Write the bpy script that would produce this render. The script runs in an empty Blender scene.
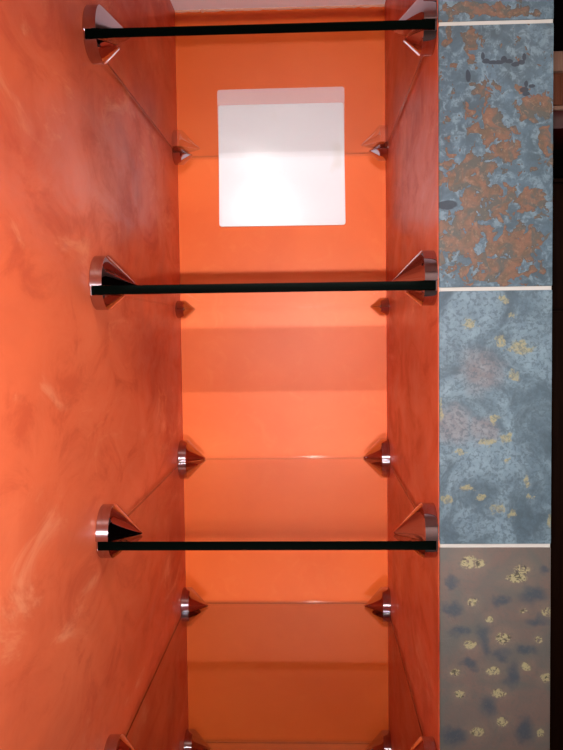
import bpy, bmesh, math, random
from mathutils import Vector, Matrix, noise
random.seed(7)
C = bpy.context.scene
COL = C.collection

# ------------------------------------------------------------------ dimensions (metres)
W = .4118          # clear width of the niche
T = .132           # width of the slate-faced pillar
L = .667           # depth of the niche
S = .305           # slate tile pitch
SHELF_Z = [.3051, .0050, -.3045, -.6037, -.8985]
GT = .0106         # glass thickness
CEIL = .5918
FLOOR = -1.62
TOP = 1.30        # ceiling of the room itself, higher than the soffit over the niche
CAM = Vector((.2634, -.9489, -.0478))
PITCH, YAW, ROLL = -.0534, -.0393, -.0126
FPX = 800.0
XL = -.003          # inner face of the left wall
FLASH = Vector((.262, -.945, -.0478-.034))

# ------------------------------------------------------------------ camera
cy, sy, cp, sp = math.cos(YAW), math.sin(YAW), math.cos(PITCH), math.sin(PITCH)
FW = Vector((sy*cp, cy*cp, sp)); R0 = Vector((cy, -sy, 0)); U0 = R0.cross(FW)
cr, sr = math.cos(ROLL), math.sin(ROLL)
RT = cr*R0 + sr*U0; UP = -sr*R0 + cr*U0
cd = bpy.data.cameras.new('camera'); cam = bpy.data.objects.new('camera', cd); COL.objects.link(cam)
M = Matrix((RT, UP, -FW)).transposed().to_4x4(); M.translation = CAM
cam.matrix_world = M
cd.sensor_fit = 'VERTICAL'; cd.sensor_height = 24; cd.lens = 24*FPX/750
cd.clip_start = .01
C.camera = cam

def at(px, py, Y):
    """world point on the plane y=Y seen at a photo pixel"""
    d = FW + RT*((px-281.5)/FPX) - UP*((py-375)/FPX)
    return CAM + d*((Y-CAM.y)/d.y)

# ------------------------------------------------------------------ node helpers
class NT:
    def __init__(s, name):
        s.m = bpy.data.materials.new(name); s.m.use_nodes = True
        s.t = s.m.node_tree; s.t.nodes.clear()
        s.out = s.t.nodes.new('ShaderNodeOutputMaterial')
    def n(s, kind, **kw):
        nd = s.t.nodes.new(kind)
        for k, v in kw.items(): setattr(nd, k, v)
        return nd
    def set(s, nd, idx, v):
        if v is None: return
        if isinstance(v, bpy.types.NodeSocket): s.t.links.new(v, nd.inputs[idx])
        else: nd.inputs[idx].default_value = v
    def math(s, op, a, b=None, c=None, clamp=False):
        nd = s.n('ShaderNodeMath', operation=op, use_clamp=clamp)
        s.set(nd, 0, a); s.set(nd, 1, b)
        if c is not None: s.set(nd, 2, c)
        return nd.outputs[0]
    def vmath(s, op, a, b=None, out=0):
        nd = s.n('ShaderNodeVectorMath', operation=op)
        s.set(nd, 0, a); s.set(nd, 1, b)
        return nd.outputs[out]
    def step(s, v, lo, hi, a=0.0, b=1.0):
        nd = s.n('ShaderNodeMapRange', interpolation_type='SMOOTHSTEP', clamp=True)
        for i, x in enumerate((v, lo, hi, a, b)): s.set(nd, i, x)
        return nd.outputs[0]
    def noise(s, vec, scale, detail=4, rough=.55, dist=0, out=0, off=None, stretch=None):
        if off or stretch:
            mp = s.n('ShaderNodeMapping'); s.set(mp, 0, vec)
            if off: mp.inputs[1].default_value = off
            if stretch: mp.inputs[3].default_value = stretch
            vec = mp.outputs[0]
        nd = s.n('ShaderNodeTexNoise')
        s.set(nd, 'Vector', vec); s.set(nd, 'Scale', scale); s.set(nd, 'Detail', detail)
        s.set(nd, 'Roughness', rough); s.set(nd, 'Distortion', dist)
        return nd.outputs[out]
    def mix(s, f, a, b):
        nd = s.n('ShaderNodeMix', data_type='RGBA')
        s.set(nd, 0, f)
        for i, v in ((6, a), (7, b)):
            if isinstance(v, tuple): v = (*v, 1)
            s.set(nd, i, v)
        return nd.outputs[2]
    def obj(s):
        return s.n('ShaderNodeTexCoord').outputs['Object']
    def bsdf(s, col, rough=.5, metal=0, spec=.5, bump=None, bstr=.1, bdist=.002, coat=0, coat_r=.1):
        p = s.n('ShaderNodeBsdfPrincipled')
        s.set(p, 'Base Color', (*col, 1) if isinstance(col, tuple) else col)
        s.set(p, 'Roughness', rough); s.set(p, 'Metallic', metal); s.set(p, 'Specular IOR Level', spec)
        s.set(p, 'Coat Weight', coat); s.set(p, 'Coat Roughness', coat_r)
        if bump is not None:
            b = s.n('ShaderNodeBump'); s.set(b, 'Strength', bstr); s.set(b, 'Distance', bdist)
            s.set(b, 'Height', bump); s.t.links.new(b.outputs[0], p.inputs['Normal'])
        s.t.links.new(p.outputs[0], s.out.inputs[0])
        return s.m

def plain(name, col, rough=.5, metal=0, spec=.5):
    return NT(name).bsdf(col, rough, metal, spec)

def plaster():
    """burnished orange Venetian plaster with trowelled clouds"""
    s = NT('orange_venetian_plaster'); o = s.obj()
    cloud = s.noise(o, 6.5, 5, .62, .35, stretch=(1, .30, .55))
    fine = s.noise(o, 26, 5, .65, .7, off=(3, 1, 2), stretch=(1, .3, .6))
    streak = s.noise(o, 9, 4, .6, .8, off=(7, 3, 1), stretch=(1, .35, .3))
    spots = s.noise(o, 15, 5, .7, 1.0, off=(1, 9, 4), stretch=(1, .3, .7))
    base = s.mix(s.step(cloud, .36, .60), PL['deep'], PL['mid'])
    broad = s.noise(o, 2.6, 3, .5, .4, off=(5, 5, 8), stretch=(1, .45, .6))
    base = s.mix(s.math('MULTIPLY', s.step(broad, .42, .62), .5), base, PL['light'])
    base = s.mix(s.math('MULTIPLY', s.step(streak, .46, .7), .55), base, PL['light'])
    base = s.mix(s.math('MULTIPLY', s.step(spots, .56, .74), .55), base, PL['pale'])
    base = s.mix(s.math('MULTIPLY', s.step(fine, .5, .7), .4), base, PL['deep'])
    rough = s.step(fine, .3, .7, .32, .48)
    return s.bsdf(base, rough, 0, .2, bump=s.math('ADD', fine, cloud), bstr=.25, bdist=.0015)
PL = dict(deep=(.42, .042, .016), mid=(.66, .100, .034), light=(.76, .175, .075), pale=(.82, .34, .18))

def back_plaster():
    s = NT('smooth_orange_plaster'); o = s.obj()
    cloud = s.noise(o, 4.5, 4, .55, .5)
    fine = s.noise(o, 22, 4, .6, 1.2, off=(3, 1, 2))
    base = s.mix(s.step(cloud, .3, .7), (.72, .118, .018), (.78, .142, .024))
    base = s.mix(s.math('MULTIPLY', s.step(fine, .52, .78), .25), base, (.82, .20, .045))
    return s.bsdf(base, .4, 0, .2, bump=fine, bstr=.12, bdist=.001)

def glass_face():
    s = NT('clear_float_glass')
    g = s.n('ShaderNodeNewGeometry')
    c = s.math('ABSOLUTE', s.vmath('DOT_PRODUCT', g.outputs['Incoming'], g.outputs['Normal'], out=1))
    f = s.math('MULTIPLY_ADD', s.math('POWER', s.math('SUBTRACT', 1.0, c), 5.0), .957, .043, clamp=True)
    # both faces of the thin pane reflect together, seen at the face the light meets first
    f = s.math('DIVIDE', s.math('MULTIPLY', f, 2.0), s.math('ADD', f, 1.0))
    f = s.math('MULTIPLY', f, s.math('SUBTRACT', 1.0, g.outputs['Backfacing']))
    tr = s.n('ShaderNodeBsdfTransparent'); tr.inputs[0].default_value = (.93, .94, .925, 1)
    gl = s.n('ShaderNodeBsdfGlossy'); gl.inputs['Roughness'].default_value = 0; gl.inputs[0].default_value = (1, 1, 1, 1)
    mx = s.n('ShaderNodeMixShader'); s.set(mx, 0, f)
    s.t.links.new(tr.outputs[0], mx.inputs[1]); s.t.links.new(gl.outputs[0], mx.inputs[2])
    s.t.links.new(mx.outputs[0], s.out.inputs[0])
    return s.m
def glass_rim(name, tint):
    s = NT(name)
    tr = s.n('ShaderNodeBsdfTransparent'); tr.inputs[0].default_value = (*tint, 1)
    gl = s.n('ShaderNodeBsdfGlossy'); gl.inputs['Roughness'].default_value = .08; gl.inputs[0].default_value = (.7, .75, .72, 1)
    mx = s.n('ShaderNodeMixShader'); s.set(mx, 0, .010)
    s.t.links.new(tr.outputs[0], mx.inputs[1]); s.t.links.new(gl.outputs[0], mx.inputs[2])
    s.t.links.new(mx.outputs[0], s.out.inputs[0])
    return s.m

def blobs(s, o, pts, warp_scale=55, warp=.012):
    """soft union of warped round patches; pts = (x, z, radius x, radius z)"""
    w = s.vmath('SUBTRACT', s.noise(o, warp_scale, 3, .6, out=1), (.5, .5, .5))
    sc = s.n('ShaderNodeVectorMath', operation='SCALE'); s.set(sc, 0, w); sc.inputs['Scale'].default_value = warp*2
    p = s.vmath('ADD', o, sc.outputs[0])
    acc = None
    for (x, z, rx, rz) in pts:
        mp = s.n('ShaderNodeMapping'); mp.vector_type = 'TEXTURE'; s.set(mp, 0, p)
        mp.inputs[1].default_value = (x, 0, z); mp.inputs[3].default_value = (rx, 1e4, rz)
        l = s.vmath('LENGTH', mp.outputs[0], out=1)
        v = s.step(l, 1.35, .35)
        acc = v if acc is None else s.math('MAXIMUM', acc, v)
    return acc

def px(*p):   # pixel on the tiled face -> x, z, with pixel radii turned to metres
    out = []
    for (x, y, r1, r2) in p:
        q = at(x, y, 0); out.append((q.x, q.z, r1/843, r2/843))
    return out

def slate_rust():
    s = NT('rusty_blue_slate'); o = s.obj()
    n1 = s.noise(o, 42, 2, .5, 1.4, off=(2, 0, 5))
    n4 = s.noise(o, 80, 3, .55, 1.0, off=(4, 0, 7))
    n2 = s.noise(o, 75, 4, .6, .6, off=(5, 0, 1))
    n3 = s.noise(o, 170, 4, .7, .5)
    big = s.noise(o, 18, 3, .6, .6, off=(1, 0, 3))
    blue = s.mix(s.step(big, .36, .64), SL['blue_dark'], SL['blue'])
    blue = s.mix(s.math('MULTIPLY', s.step(n2, .45, .65), .7), blue, SL['blue_light'])
    blue = s.mix(s.math('MULTIPLY', s.step(n3, .48, .62), .6), blue, SL['blue_dark'])
    dens = blobs(s, o, px((535, 108, 20, 16), (492, 128, 26, 16), (470, 172, 34, 22), (485, 200, 40, 20), (545, 140, 8, 18),
                          (462, 235, 36, 26), (505, 255, 36, 22), (495, 272, 60, 12), (452, 180, 20, 14), (505, 150, 22, 10),
                          (470, 42, 8, 14), (448, 35, 5, 10), (490, 88, 12, 8), (480, 8, 40, 6), (517, 12, 30, 6), (535, 200, 20, 16),
                          (530, 240, 16, 14), (518, 90, 6, 7), (456, 68, 5, 4), (475, 232, 20, 20)), 40, .010)
    th = s.math('ADD', s.math('MULTIPLY', dens, .175), s.math('ADD', s.math('MULTIPLY', n1, .56), s.math('MULTIPLY', n4, .46)))
    m = s.step(th, .602, .618)
    rust = s.mix(s.step(n2, .38, .62), SL['rust'], SL['brown'])
    rust = s.mix(s.step(s.noise(o, 38, 3, .6, 1.0, off=(9, 2, 2)), .45, .62), rust, SL['greybrown'])
    rust = s.mix(s.math('MULTIPLY', s.step(n3, .52, .68), .5), rust, (.20, .13, .09))
    col = s.mix(m, blue, rust)
    dk = blobs(s, o, px((483, 56, 2, 4), (486, 61, 4, 2.6), (492, 62, 5, 2), (499, 62, 5, 2), (504, 59, 3, 3.5), (509, 61, 4, 2.2), (515, 64, 4, 2.6), (521, 62, 4, 2.6), (524, 57, 2, 4),
                        (447, 205, 11, 5), (524, 90, 5, 3), (526, 94, 4, 2.5), (468, 76, 2.5, 7), (532, 86, 4, 2), (526, 84, 2, 4)), 60, .002)
    col = s.mix(s.step(dk, .25, .6, 0, .9), col, (.024, .030, .042))
    edge = s.math('SUBTRACT', m, s.step(th, .618, .645))
    col = s.mix(s.math('MULTIPLY', edge, .35), col, (.03, .03, .035))
    return s.bsdf(col, .55, 0, .15, bump=s.math('ADD', s.math('MULTIPLY', m, -.6), n2), bstr=.35, bdist=.0015)

def slate_blue():
    s = NT('blue_grey_slate'); o = s.obj()
    n1 = s.noise(o, 14, 5, .65, .8, off=(4, 0, 3))
    n2 = s.noise(o, 60, 5, .7, .7, off=(1, 0, 8))
    n3 = s.noise(o, 130, 4, .7, 1.8)
    col = s.mix(s.step(n1, .38, .62), SL['blue_dark'], SL['blue_light'])
    col = s.mix(s.math('MULTIPLY', s.step(n2, .35, .7), .55), col, SL['blue'])
    pk = blobs(s, o, px((480, 370, 22, 22), (455, 425, 22, 20), (485, 430, 14, 14)), 30, .02)
    col = s.mix(s.math('MULTIPLY', pk, .45), col, (.17, .125, .12))
    ye = blobs(s, o, px((470, 323, 10, 8), (500, 340, 6, 5), (520, 348, 18, 9), (512, 315, 5, 5), (514, 376, 10, 8), (503, 300, 6, 4),
                        (441, 410, 4, 14), (505, 438, 9, 6), (487, 443, 10, 6), (495, 420, 6, 6), (460, 452, 8, 5), (467, 488, 12, 6), (480, 497, 7, 4),
                        (498, 508, 10, 8), (512, 515, 6, 5), (527, 480, 7, 8), (507, 460, 4, 4), (549, 522, 5, 10), (530, 498, 4, 4), (447, 500, 8, 6)), 70, .012)
    yt = s.math('ADD', s.math('MULTIPLY', ye, .42), s.math('MULTIPLY', n3, .8))
    col = s.mix(s.step(yt, .60, .86, 0, .85), col, SL['ochre'])
    n4 = s.noise(o, 200, 3, .7, .5)
    col = s.mix(s.math('MULTIPLY', s.step(n4, .47, .60), .55), col, SL['blue_dark'])
    return s.bsdf(col, .58, 0, .15, bump=s.math('ADD', n1, n2), bstr=.4, bdist=.0018)

def slate_brown():
    s = NT('brown_spotted_slate'); o = s.obj()
    n1 = s.noise(o, 16, 5, .6, .8, off=(6, 0, 6))
    n2 = s.noise(o, 70, 5, .65, .6)
    n3 = s.noise(o, 120, 3, .6, 2.0)
    col = s.mix(s.step(n1, .35, .65), SL['greybrown'], SL['pinkbrown'])
    dk = blobs(s, o, px((485, 640, 8, 18), (500, 655, 10, 7), (525, 650, 14, 6), (533, 595, 14, 11), (500, 600, 10, 6), (462, 630, 12, 6), (512, 675, 8, 14), (469, 665, 9, 6),
                        (450, 608, 12, 6), (490, 705, 10, 14), (525, 730, 12, 14), (545, 570, 7, 6), (455, 735, 14, 10), (540, 620, 14, 6), (452, 583, 7, 7)), 45, .014)
    col = s.mix(s.math('MULTIPLY', dk, .85), col, (.030, .042, .055))
    sp_ = px((470, 562, 11, 8), (480, 563, 6, 5), (516, 578, 12, 6), (522, 570, 10, 6), (473, 602, 6, 5), (489, 620, 5, 4), (503, 638, 9, 7), (470, 645, 7, 5), (493, 671, 8, 5),
             (526, 667, 6, 5), (499, 693, 9, 5), (546, 678, 6, 5), (460, 694, 6, 5), (502, 722, 7, 5), (477, 732, 8, 6), (547, 612, 6, 6), (540, 733, 5, 5), (524, 611, 4, 3), (455, 672, 6, 4), (538, 640, 4, 4))
    ring = blobs(s, o, [(a, b, c*1.9, d*2.2) for a, b, c, d in sp_], 40, .004)
    col = s.mix(s.math('MULTIPLY', ring, .40), col, (.115, .088, .070))
    ye = blobs(s, o, sp_, 70, .005)
    yt = s.math('MULTIPLY', ye, s.step(n3, .36, .56, .25, 1))
    col = s.mix(s.step(yt, .25, .75, 0, .95), col, SL['ochre'])
    col = s.mix(s.math('MULTIPLY', s.step(s.noise(o, 180, 4, .7, .5, off=(2, 2, 2)), .5, .66), .45), col, SL['greybrown'])
    hole = s.math('MULTIPLY', s.step(ye, .3, .8), s.step(s.noise(o, 150, 2, .5, 1.5, off=(3, 3, 3)), .55, .63))
    col = s.mix(s.math('MULTIPLY', hole, .8), col, (.03, .028, .022))
    return s.bsdf(col, .55, 0, .15, bump=s.math('ADD', s.math('MULTIPLY', ye, -.5), n2), bstr=.4, bdist=.0018)
SL = dict(blue_dark=(.046, .068, .085), blue=(.070, .108, .142), blue_light=(.130, .185, .225), rust=(.135, .072, .050), brown=(.088, .062, .045),
          greybrown=(.066, .065, .060), pinkbrown=(.092, .066, .057), ochre=(.21, .19, .105))

def chrome():
    s = NT('polished_chrome')
    return s.bsdf((.52, .46, .52), .04, 1.0)

def wood(name, a, b, sp=.3):
    s = NT(name); o = s.obj()
    n = s.noise(o, 8, 4, .6, 1.0, stretch=(6, 6, .6))
    return s.bsdf(s.mix(s.step(n, .35, .65), a, b), .6, 0, sp)

MAT = dict(
    plaster=plaster(), back=back_plaster(), glass=glass_face(), rim=glass_rim('ground_glass_rim', (.5, .46, .42)), side=glass_rim('green_brown_glass_side_rim', (.22, .19, .16)), arris=glass_rim('polished_glass_arris', (.90, .90, .88)),
    edge=plain('dark_green_glass_edge', (.0004, .0010, .0007), .5, 0, .006), chrome=chrome(),
    rust=slate_rust(), blue=slate_blue(), brown=slate_brown(),
    grout=plain('white_grout', (.34, .33, .31), .8), core=plain('pillar_core', (.035, .03, .035), .8),
    white=plain('white_ceiling_paint', (.93, .85, .87), .7),
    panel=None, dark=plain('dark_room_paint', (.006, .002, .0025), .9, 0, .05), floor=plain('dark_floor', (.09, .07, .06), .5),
    room=plain('warm_room_paint', (.60, .52, .50), .7),
    caulk=plain('pale_caulk', (.60, .30, .20), .6),
    woodred=wood('reddish_wood', (.22, .065, .035), (.32, .10, .05)),
    woodpale=wood('pale_brown_wood', (.46, .24, .17), (.58, .32, .23)),
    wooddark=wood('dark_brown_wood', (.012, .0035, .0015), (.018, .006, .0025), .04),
    darkred=plain('dark_red_lacquer', (.09, .004, .004), .4), 
)
def panel_mat():
    s = NT('white_glazed_panel'); o = s.obj()
    n = s.noise(o, 14, 3, .5, .6)
    return s.bsdf(s.mix(s.step(n, .62, .75), (.84, .89, .95), (.79, .82, .84)), .3, 0, .4)
MAT['panel'] = panel_mat()

# ------------------------------------------------------------------ mesh helpers
def mesh_obj(name, bm, mats, parent=None, smooth=False):
    me = bpy.data.meshes.new(name)
    bmesh.ops.recalc_face_normals(bm, faces=bm.faces)
    bm.to_mesh(me); bm.free()
    me.set_sharp_from_angle(angle=math.radians(28))
    for m in (mats if isinstance(mats, (list, tuple)) else [mats]): me.materials.append(m)
    if smooth:
        for p in me.polygons: p.use_smooth = True
        me.set_sharp_from_angle(angle=math.radians(28))
    o = bpy.data.objects.new(name, me); COL.objects.link(o)
    if parent: o.parent = parent
    return o
def box(bm, a, b, mi=0, bevel=0, seg=2):
    a, b = Vector(a), Vector(b)
    r = bmesh.ops.create_cube(bm, size=1)
    vs = r['verts']
    for v in vs: v.co = Vector([(a[i]+b[i])/2 + v.co[i]*(b[i]-a[i]) for i in range(3)])
    fs = set(f for v in vs for f in v.link_faces)
    for f in fs: f.material_index = mi
    if bevel:
        es = list(set(e for v in vs for e in v.link_edges))
        r2 = bmesh.ops.bevel(bm, geom=es, offset=bevel, segments=seg, profile=.5, affect='EDGES', material=mi)
def struct(name, bm, mats):
    o = mesh_obj(name, bm, mats); o['kind'] = 'structure'; return o
def tag(o, label, cat, group=None):
    o['label'] = label; o['category'] = cat
    if group: o['group'] = group
def empty(name, loc):
    o = bpy.data.objects.new(name, None); COL.objects.link(o); o.location = loc
    o.empty_display_size = .02
    return o

# ------------------------------------------------------------------ the setting
WT = .08
YB = -2.3                     # wall behind the photographer
XR = 3.0; YF = 2.3            # extent of the dark room on the right
def grid_wall(bm, origin, u, v, nu, nv, amp, thick):
    """slightly wavy plastered sheet with thickness behind it"""
    o, u, v = Vector(origin), Vector(u), Vector(v); n = u.cross(v).normalized()
    g = [[bm.verts.new(o+u*(i/nu)+v*(j/nv)+n*(amp*noise.noise((o+u*(i/nu)+v*(j/nv))*6) if 0 < i < nu and 0 < j < nv else 0))
          for j in range(nv+1)] for i in range(nu+1)]
    for i in range(nu):
        for j in range(nv):
            f = bm.faces.new((g[i][j], g[i+1][j], g[i+1][j+1], g[i][j+1])); f.smooth = True
    c = [o, o+u, o+u+v, o+v]
    bk = [bm.verts.new(p-n*thick) for p in c]
    ring = ([g[i][0] for i in range(nu+1)], [g[nu][j] for j in range(nv+1)], [g[i][nv] for i in range(nu, -1, -1)], [g[0][j] for j in range(nv, -1, -1)])
    for k, r in enumerate(ring):
        bm.faces.new(list(r)[::-1]+[bk[k], bk[(k+1) % 4]])
    bm.faces.new(bk[::-1])
bm = bmesh.new(); grid_wall(bm, (XL, YB, FLOOR), (0, L-YB, 0), (0, 0, TOP-FLOOR), 70, 80, .0012, WT)
bmesh.ops.recalc_face_normals(bm, faces=bm.faces)
struct('wall_left', bm, MAT['plaster'])
bm = bmesh.new(); box(bm, (XL-WT, L, FLOOR), (W+T, L+WT, TOP))
struct('wall_back', bm, MAT['back'])
# inner right wall of the niche: plaster skin on the pillar
bm = bmesh.new(); grid_wall(bm, (W, L, FLOOR), (0, -L+.0045, 0), (0, 0, CEIL-FLOOR), 24, 60, .0008, .012)
for v in bm.verts: pass
struct('wall_right', bm, MAT['plaster'])
# pillar with slate tiles and grout joints (its front face is at y = 0)
bm = bmesh.new()
box(bm, (W+.012, .010, FLOOR), (W+T-.001, L, CEIL), 0)
zj = [S*k for k in range(-6, 3)]
mi_of = {-1+1: 0}
g = .0022
tiles = {1: 1, 0: 1, -1: 2, -2: 3}   # tile whose bottom joint is at S*k
for k in range(-6, 2):
    lo, hi = S*k, min(S*(k+1), CEIL)
    lo = max(lo, FLOOR)
    mi = {1: 1, 0: 1, -1: 2, -2: 3}.get(k, 2 if k % 2 else 3)
    box(bm, (W+.0006, 0, lo+g), (W+T, .010, hi-g), mi, .0012, 2)
box(bm, (W+.0012, .0016, FLOOR), (W+T-.0008, .0100, CEIL), 4)
struct('wall_front', bm, [MAT['core'], MAT['rust'], MAT['blue'], MAT['brown'], MAT['grout']])
# floor and ceiling
bm = bmesh.new(); box(bm, (XL-WT, YB-WT, FLOOR-.05), (XR+WT, YF+WT, FLOOR)); struct('floor', bm, MAT['floor'])
bm = bmesh.new(); box(bm, (XL-WT, YB-WT, TOP), (XR+WT, YF+WT, TOP+.05)); box(bm, (XL, -.45, CEIL), (W+T, L, TOP)); struct('ceiling', bm, MAT['white'])
# ragged bead where the orange plaster meets the ceiling
bm = bmesh.new(); N = 90
rows = []
for i in range(N+1):
    x = XL+(W-XL)*i/N; h = .0035+.0025*noise.noise(Vector((x*60, 3, 0)))+.002*noise.noise(Vector((x*200, 9, 0)))
    rows.append([bm.verts.new((x, L, CEIL-h)), bm.verts.new((x, L-.5*h, CEIL-.75*h)), bm.verts.new((x, L-h, CEIL)), bm.verts.new((x, L, CEIL))])
for i in range(N):
    for j in range(4):
        bm.faces.new((rows[i][j], rows[i+1][j], rows[i+1][(j+1) % 4], rows[i][(j+1) % 4]))
bm.faces.new(rows[0]); bm.faces.new(rows[N][::-1])
struct('trim_1', bm, MAT['caulk'])
# niche sill, far below the frame
bm = bmesh.new(); box(bm, (XL, 0, -1.24), (W, L, -1.20)); struct('trim_2', bm, MAT['plaster'])
# the room around
bm = bmesh.new(); box(bm, (XL-WT, YB-WT, FLOOR), (XR+WT, YB, TOP)); struct('wall_rear', bm, MAT['room'])
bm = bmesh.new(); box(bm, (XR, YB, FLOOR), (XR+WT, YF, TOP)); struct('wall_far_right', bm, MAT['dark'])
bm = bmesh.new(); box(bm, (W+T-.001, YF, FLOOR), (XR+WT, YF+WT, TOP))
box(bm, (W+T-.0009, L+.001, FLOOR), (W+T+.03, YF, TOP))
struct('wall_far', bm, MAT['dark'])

# ------------------------------------------------------------------ glass shelves
which = ['top', 'second', 'third', 'fourth', 'lowest']
sl = ['top glass shelf under the white ceiling, its clear underside crossing the white square panel',
      'glass shelf with black front edge just below the white square panel',
      'glass shelf below the middle of the picture, upper face seen above its black edge',
      'glass shelf with no front edge in view, lying under the lowest black shelf edge',
      'lowest glass shelf, only its back strip showing through the shelf above']
for k, z in enumerate(SHELF_Z):
    x0, x1, y0, y1 = XL+.0030, W-.0030, .0006, L-.0010
    t = empty('glass_shelf', (W/2, 0, z-GT/2)); tag(t, sl[k], 'shelf', 'glass shelves of the orange niche')
    bm = bmesh.new()
    a = (x0-W/2, y0+.0012, 0); b = (x1-W/2, y1, GT)
    box(bm, a, b, 0)
    for zc_ in (GT*.34, GT*.66):      # the ground band runs along the middle of each rim, between the polished arrises
        bmesh.ops.bisect_plane(bm, geom=list(bm.verts)+list(bm.edges)+list(bm.faces), plane_co=(0, 0, zc_), plane_no=(0, 0, 1))
    for f in bm.faces:
        zf = f.calc_center_median().z
        if abs(f.normal.z) < .5: f.material_index = 3 if not GT*.34 < zf < GT*.66 else 2 if abs(f.normal.x) > .5 else 1
    mesh_obj('pane', bm, [MAT['glass'], MAT['rim'], MAT['side'], MAT['arris']], t)
    bm = bmesh.new(); box(bm, (a[0], y0, -.0001), (b[0], y0+.0012, GT+.0001), 0, .0004, 1)
    e = mesh_obj('front_edge', bm, MAT['edge'], t); e['label'] = 'dark green, nearly black polished front edge'

# ------------------------------------------------------------------ chrome cone brackets
R, RIM, LEN = .0365, .0165, .0495
AX = .0075        # cone axis above the middle of the glass
def lathe():
    prof = [(.0, R-.0008), (.0008, R), (RIM-.0012, R), (RIM, R-.0009)]
    n = 12
    for i in range(1, n):
        u = i/n; prof.append((RIM+(LEN-RIM)*u, (R-.0009)*(1-u)+.0009*u))
    prof += [(LEN+.0006, .0004)]
    bm = bmesh.new(); seg = 64; rings = []
    for (x, r) in prof:
        rings.append([bm.verts.new((x, .95*r*math.cos(2*math.pi*j/seg), r*math.sin(2*math.pi*j/seg)*(1 if j < seg/2 else .83))) for j in range(seg)])
    for a, b in zip(rings, rings[1:]):
        for j in range(seg): bm.faces.new((a[j], a[(j+1) % seg], b[(j+1) % seg], b[j]))
    bm.faces.new(rings[0][::-1]); bm.faces.new(rings[-1])
    return bm
def cut(bm, z, keep_above):
    geo = list(bm.verts)+list(bm.edges)+list(bm.faces)
    r = bmesh.ops.bisect_plane(bm, geom=geo, plane_co=(0, 0, z), plane_no=(0, 0, 1), clear_inner=keep_above, clear_outer=not keep_above)
    es = [e for e in r['geom_cut'] if isinstance(e, bmesh.types.BMEdge)]
    f = bmesh.ops.contextual_create(bm, geom=es)['faces']
    es = list(set(e for ff in f for e in ff.edges))
    bmesh.ops.bevel(bm, geom=es, offset=.0004, segments=1, profile=.5, affect='EDGES')
gap = GT/2+.0003
def make_bracket():
    t = empty('shelf_bracket', (0, 0, 0))
    up = lathe(); cut(up, -AX+gap, True); mesh_obj('upper_jaw', up, MAT['chrome'], t, True)
    lo = lathe(); cut(lo, -AX-gap, False); mesh_obj('lower_jaw', lo, MAT['chrome'], t, True)
    bm = bmesh.new()
    box(bm, (.0002, -.0300, -AX-gap-.0008), (.0022, .0300, -AX+gap+.0008), 0, .0003, 1)
    mesh_obj('slot_plate', bm, MAT['chrome'], t)
    return t
proto = make_bracket(); used = [False]
def place(x, y, z, flip, label):
    if not used[0]: o = proto; used[0] = True
    else:
        o = proto.copy(); COL.objects.link(o)
        for ch in proto.children:
            c = ch.copy(); COL.objects.link(c); c.parent = o
    o.location = (x, y, z); o.rotation_euler = (0, 0, math.pi if flip else 0)
    tag(o, label, 'bracket', 'chrome cone brackets holding the glass shelves')
YFB, YBB = .034, L-.038
desc = ['the top glass shelf', 'the second glass shelf from the top', 'the third glass shelf from the top',
        'the fourth glass shelf from the top', 'the lowest glass shelf']
for k, z in enumerate(SHELF_Z):
    for flip in (False, True):
        x = W-.0006 if flip else XL+.0006
        side = 'right' if flip else 'left'
        if k < 4:
            place(x, YFB, z+AX, flip, 'chrome cone bracket at the front %s end of %s' % (side, desc[k]))
        place(x, YBB, z+AX, flip, 'chrome cone bracket at the back %s corner of %s' % (side, desc[k]))

# ------------------------------------------------------------------ white square panel on the back wall
cs = [at(218.5, 106, L), at(343.5, 103, L), at(345.5, 225, L), at(219.5, 227, L)]
def rounded(cs, r, n=6):
    pts = []
    for i in range(4):
        p, a, b = cs[i], cs[i-1], cs[(i+1) % 4]
        u = (a-p).normalized(); v = (b-p).normalized()
        for k in range(n+1):
            s = k/n
            q = p + u*r*(1-s)**2 + v*r*s**2
            pts.append(q)
    return pts
bm = bmesh.new()
pts = rounded(cs, .006)
cen = sum(cs, Vector())/4
f0 = bm.faces.new([bm.verts.new((p.x-cen.x, 0, p.z-cen.z)) for p in pts])
ex = bmesh.ops.extrude_face_region(bm, geom=[f0])
vs = [v for v in ex['geom'] if isinstance(v, bmesh.types.BMVert)]
for v in vs: v.co.y -= .005
es = [e for e in bm.edges if all(v in vs for v in e.verts)]
bmesh.ops.bevel(bm, geom=es, offset=.001, segments=2, profile=.5, affect='EDGES')
p = mesh_obj('wall_panel', bm, MAT['panel']); p.location = (cen.x, L, cen.z)
tag(p, 'bright white square panel with rounded corners fixed flat to the orange back wall', 'panel')

# ------------------------------------------------------------------ dark room to the right: a wooden cabinet seen as a sliver
YC = 1.6
def rect(x0, y0, x1, y1, Y): a = at(x0, y0, Y); b = at(x1, y1, Y); return a.x, b.z, b.x, a.z
cx, _, _, _ = rect(554, 53, 575, 73, YC)
cx = at(549, 60, YC).x; zt = at(556, 53, YC).z
def zz(y): return at(558, y, YC).z
t = empty('wooden_cabinet', (cx+.25, YC, zz(129))); tag(t, 'reddish brown wooden wall cabinet in the dark room beyond the slate pillar', 'cabinet')
def rel(a, b): return (a[0]-t.location.x, a[1]-t.location.y, a[2]-t.location.z), (b[0]-t.location.x, b[1]-t.location.y, b[2]-t.location.z)
bm = bmesh.new(); box(bm, *rel((cx-.02, YC-.02, zz(73)), (cx+.52, YC+.32, zz(53))), 0, .004); mesh_obj('cornice', bm, MAT['woodpale'], t)
bm = bmesh.new(); box(bm, *rel((cx, YC, zz(111)), (cx+.5, YC+.3, zz(73))), 0, .002); mesh_obj('body', bm, MAT['woodred'], t)
bm = bmesh.new(); dx = at(561, 90, YC).x
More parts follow.
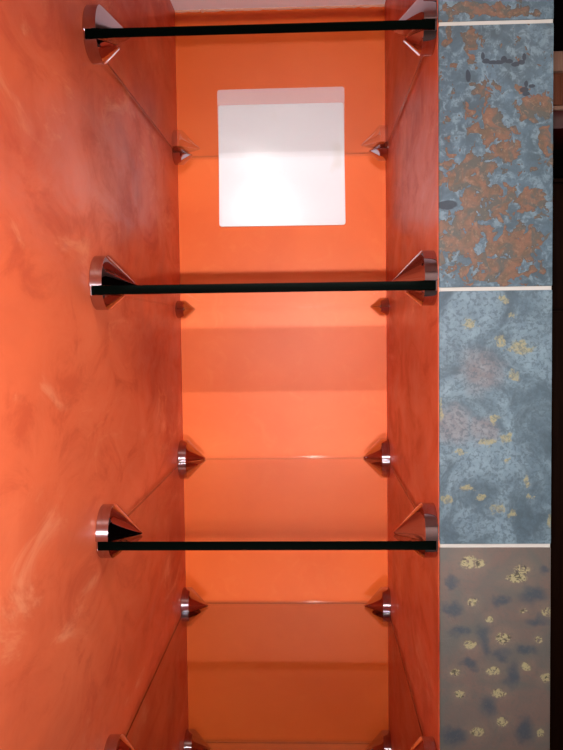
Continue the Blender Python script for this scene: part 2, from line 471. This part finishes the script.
box(bm, *rel((cx+.005, YC-.012, zz(106)), (dx, YC, zz(76))), 0, .003); mesh_obj('door', bm, MAT['woodred'], t)
bm = bmesh.new(); box(bm, *rel((dx+.006, YC-.012, zz(106)), (dx+.2, YC, zz(76))), 0, .003); mesh_obj('door', bm, MAT['woodred'], t)
bm = bmesh.new(); box(bm, *rel((cx-.01, YC-.015, zz(111)), (cx+.51, YC+.3, zz(107))), 0, .002); mesh_obj('bottom_rail', bm, MAT['woodpale'], t)
bm = bmesh.new(); box(bm, *rel((cx, YC-.005, zz(129)), (cx+.5, YC+.3, zz(111))), 0, .002); mesh_obj('drawer', bm, MAT['darkred'], t)
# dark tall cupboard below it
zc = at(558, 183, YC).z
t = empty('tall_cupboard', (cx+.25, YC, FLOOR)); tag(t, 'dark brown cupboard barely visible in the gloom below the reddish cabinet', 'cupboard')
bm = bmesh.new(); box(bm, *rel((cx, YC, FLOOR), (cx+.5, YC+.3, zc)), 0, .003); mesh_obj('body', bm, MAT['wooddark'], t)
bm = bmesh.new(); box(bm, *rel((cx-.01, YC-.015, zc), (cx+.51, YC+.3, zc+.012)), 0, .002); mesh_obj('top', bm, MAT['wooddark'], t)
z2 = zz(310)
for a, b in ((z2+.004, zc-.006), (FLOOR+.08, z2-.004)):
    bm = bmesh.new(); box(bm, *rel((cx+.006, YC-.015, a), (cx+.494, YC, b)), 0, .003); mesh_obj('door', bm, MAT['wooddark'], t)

# ------------------------------------------------------------------ light
EF = 30.0
def light(name, kind, loc, energy, **kw):
    d = bpy.data.lights.new(name, kind); o = bpy.data.objects.new(name, d); COL.objects.link(o)
    o.location = loc; d.energy = energy
    for k, v in kw.items(): setattr(d, k, v)
    return o
def aim(o, target):
    o.rotation_euler = (Vector(target)-Vector(o.location)).to_track_quat('-Z', 'Y').to_euler()
fl = light('camera_flash', 'SPOT', FLASH, EF, spot_size=math.radians(100), spot_blend=1.0, shadow_soft_size=.007)
fl.data.color = (1, .97, .95)
aim(fl, (.30, L, -.10))
# added soft fill lamp, unseen, under the ceiling behind the photographer
rl = light('room_fill_lamp', 'AREA', (1.1, -1.2, TOP-.03), 12.0, shape='DISK', size=.35)
rl.data.color = (1, .86, .74)

# added point lamps stand in for flash light thrown back by the glass: each shelf mirrors the flash, and only
# rays that leave through the outline of that shelf exist
def mirrored(k):
    z = SHELF_Z[k] + (GT/2 if SHELF_Z[k] < FLASH.z else -GT/2)
    loc = Vector((FLASH.x, FLASH.y, 2*z-FLASH.z))
    o = light('reflection_stand_in_lamp', 'POINT', loc, EF, shadow_soft_size=.007)
    o.data.color = (1, .97, .95)
    o.data.use_nodes = True; nt = o.data.node_tree
    s = NT.__new__(NT); s.t = nt
    em = [n for n in nt.nodes if n.type == 'EMISSION'][0]
    inc = s.n('ShaderNodeNewGeometry').outputs['Incoming']
    xyz = s.n('ShaderNodeSeparateXYZ'); s.set(xyz, 0, inc)
    dx, dy, dz = xyz.outputs
    h = z-loc.z
    tt = s.math('DIVIDE', h, dz)
    X = s.math('MULTIPLY_ADD', tt, dx, loc.x); Y = s.math('MULTIPLY_ADD', tt, dy, loc.y)
    def inside(v, a, b): return s.math('MULTIPLY', s.math('GREATER_THAN', v, a), s.math('LESS_THAN', v, b))
    reach = s.math('ABSOLUTE', s.math('DIVIDE', dy, dz))
    m = s.math('MULTIPLY', inside(X, .003, W-.003), s.math('LESS_THAN', Y, L-.001))
    m = s.math('MULTIPLY', m, s.math('GREATER_THAN', Y, s.math('MULTIPLY_ADD', reach, GT, .004)))
    m = s.math('MULTIPLY', m, s.math('GREATER_THAN', tt, 0.0))
    c = s.math('ABSOLUTE', dz)
    F = s.math('MULTIPLY_ADD', s.math('POWER', s.math('SUBTRACT', 1.0, c), 5.0), .957, .043)
    q = s.math('SUBTRACT', 1.0, F)
    # the pane reflects 2F/(1+F); the ray crosses this pane, which passes (1-F)/(1+F), on its way from the mirrored point
    q2 = s.math('MAXIMUM', s.math('MULTIPLY', q, .86), .08)
    val = s.math('MULTIPLY', s.math('DIVIDE', s.math('MULTIPLY', F, 2.0), q2), m)
    # same angular fall-off as the flash head
    s.set(em, 'Strength', s.math('MULTIPLY', val, .8))
    return o
MIRROR = True
if MIRROR:
    for k in range(4): mirrored(k)

w = bpy.data.worlds.new('world'); C.world = w; w.use_nodes = True
w.node_tree.nodes['Background'].inputs[0].default_value = (.05, .05, .06, 1)
w.node_tree.nodes['Background'].inputs[1].default_value = .3

C.view_settings.view_transform = 'Standard'; C.view_settings.look = 'None'
C.view_settings.exposure = 1.2; C.view_settings.gamma = 1; C.view_settings.use_curve_mapping = False
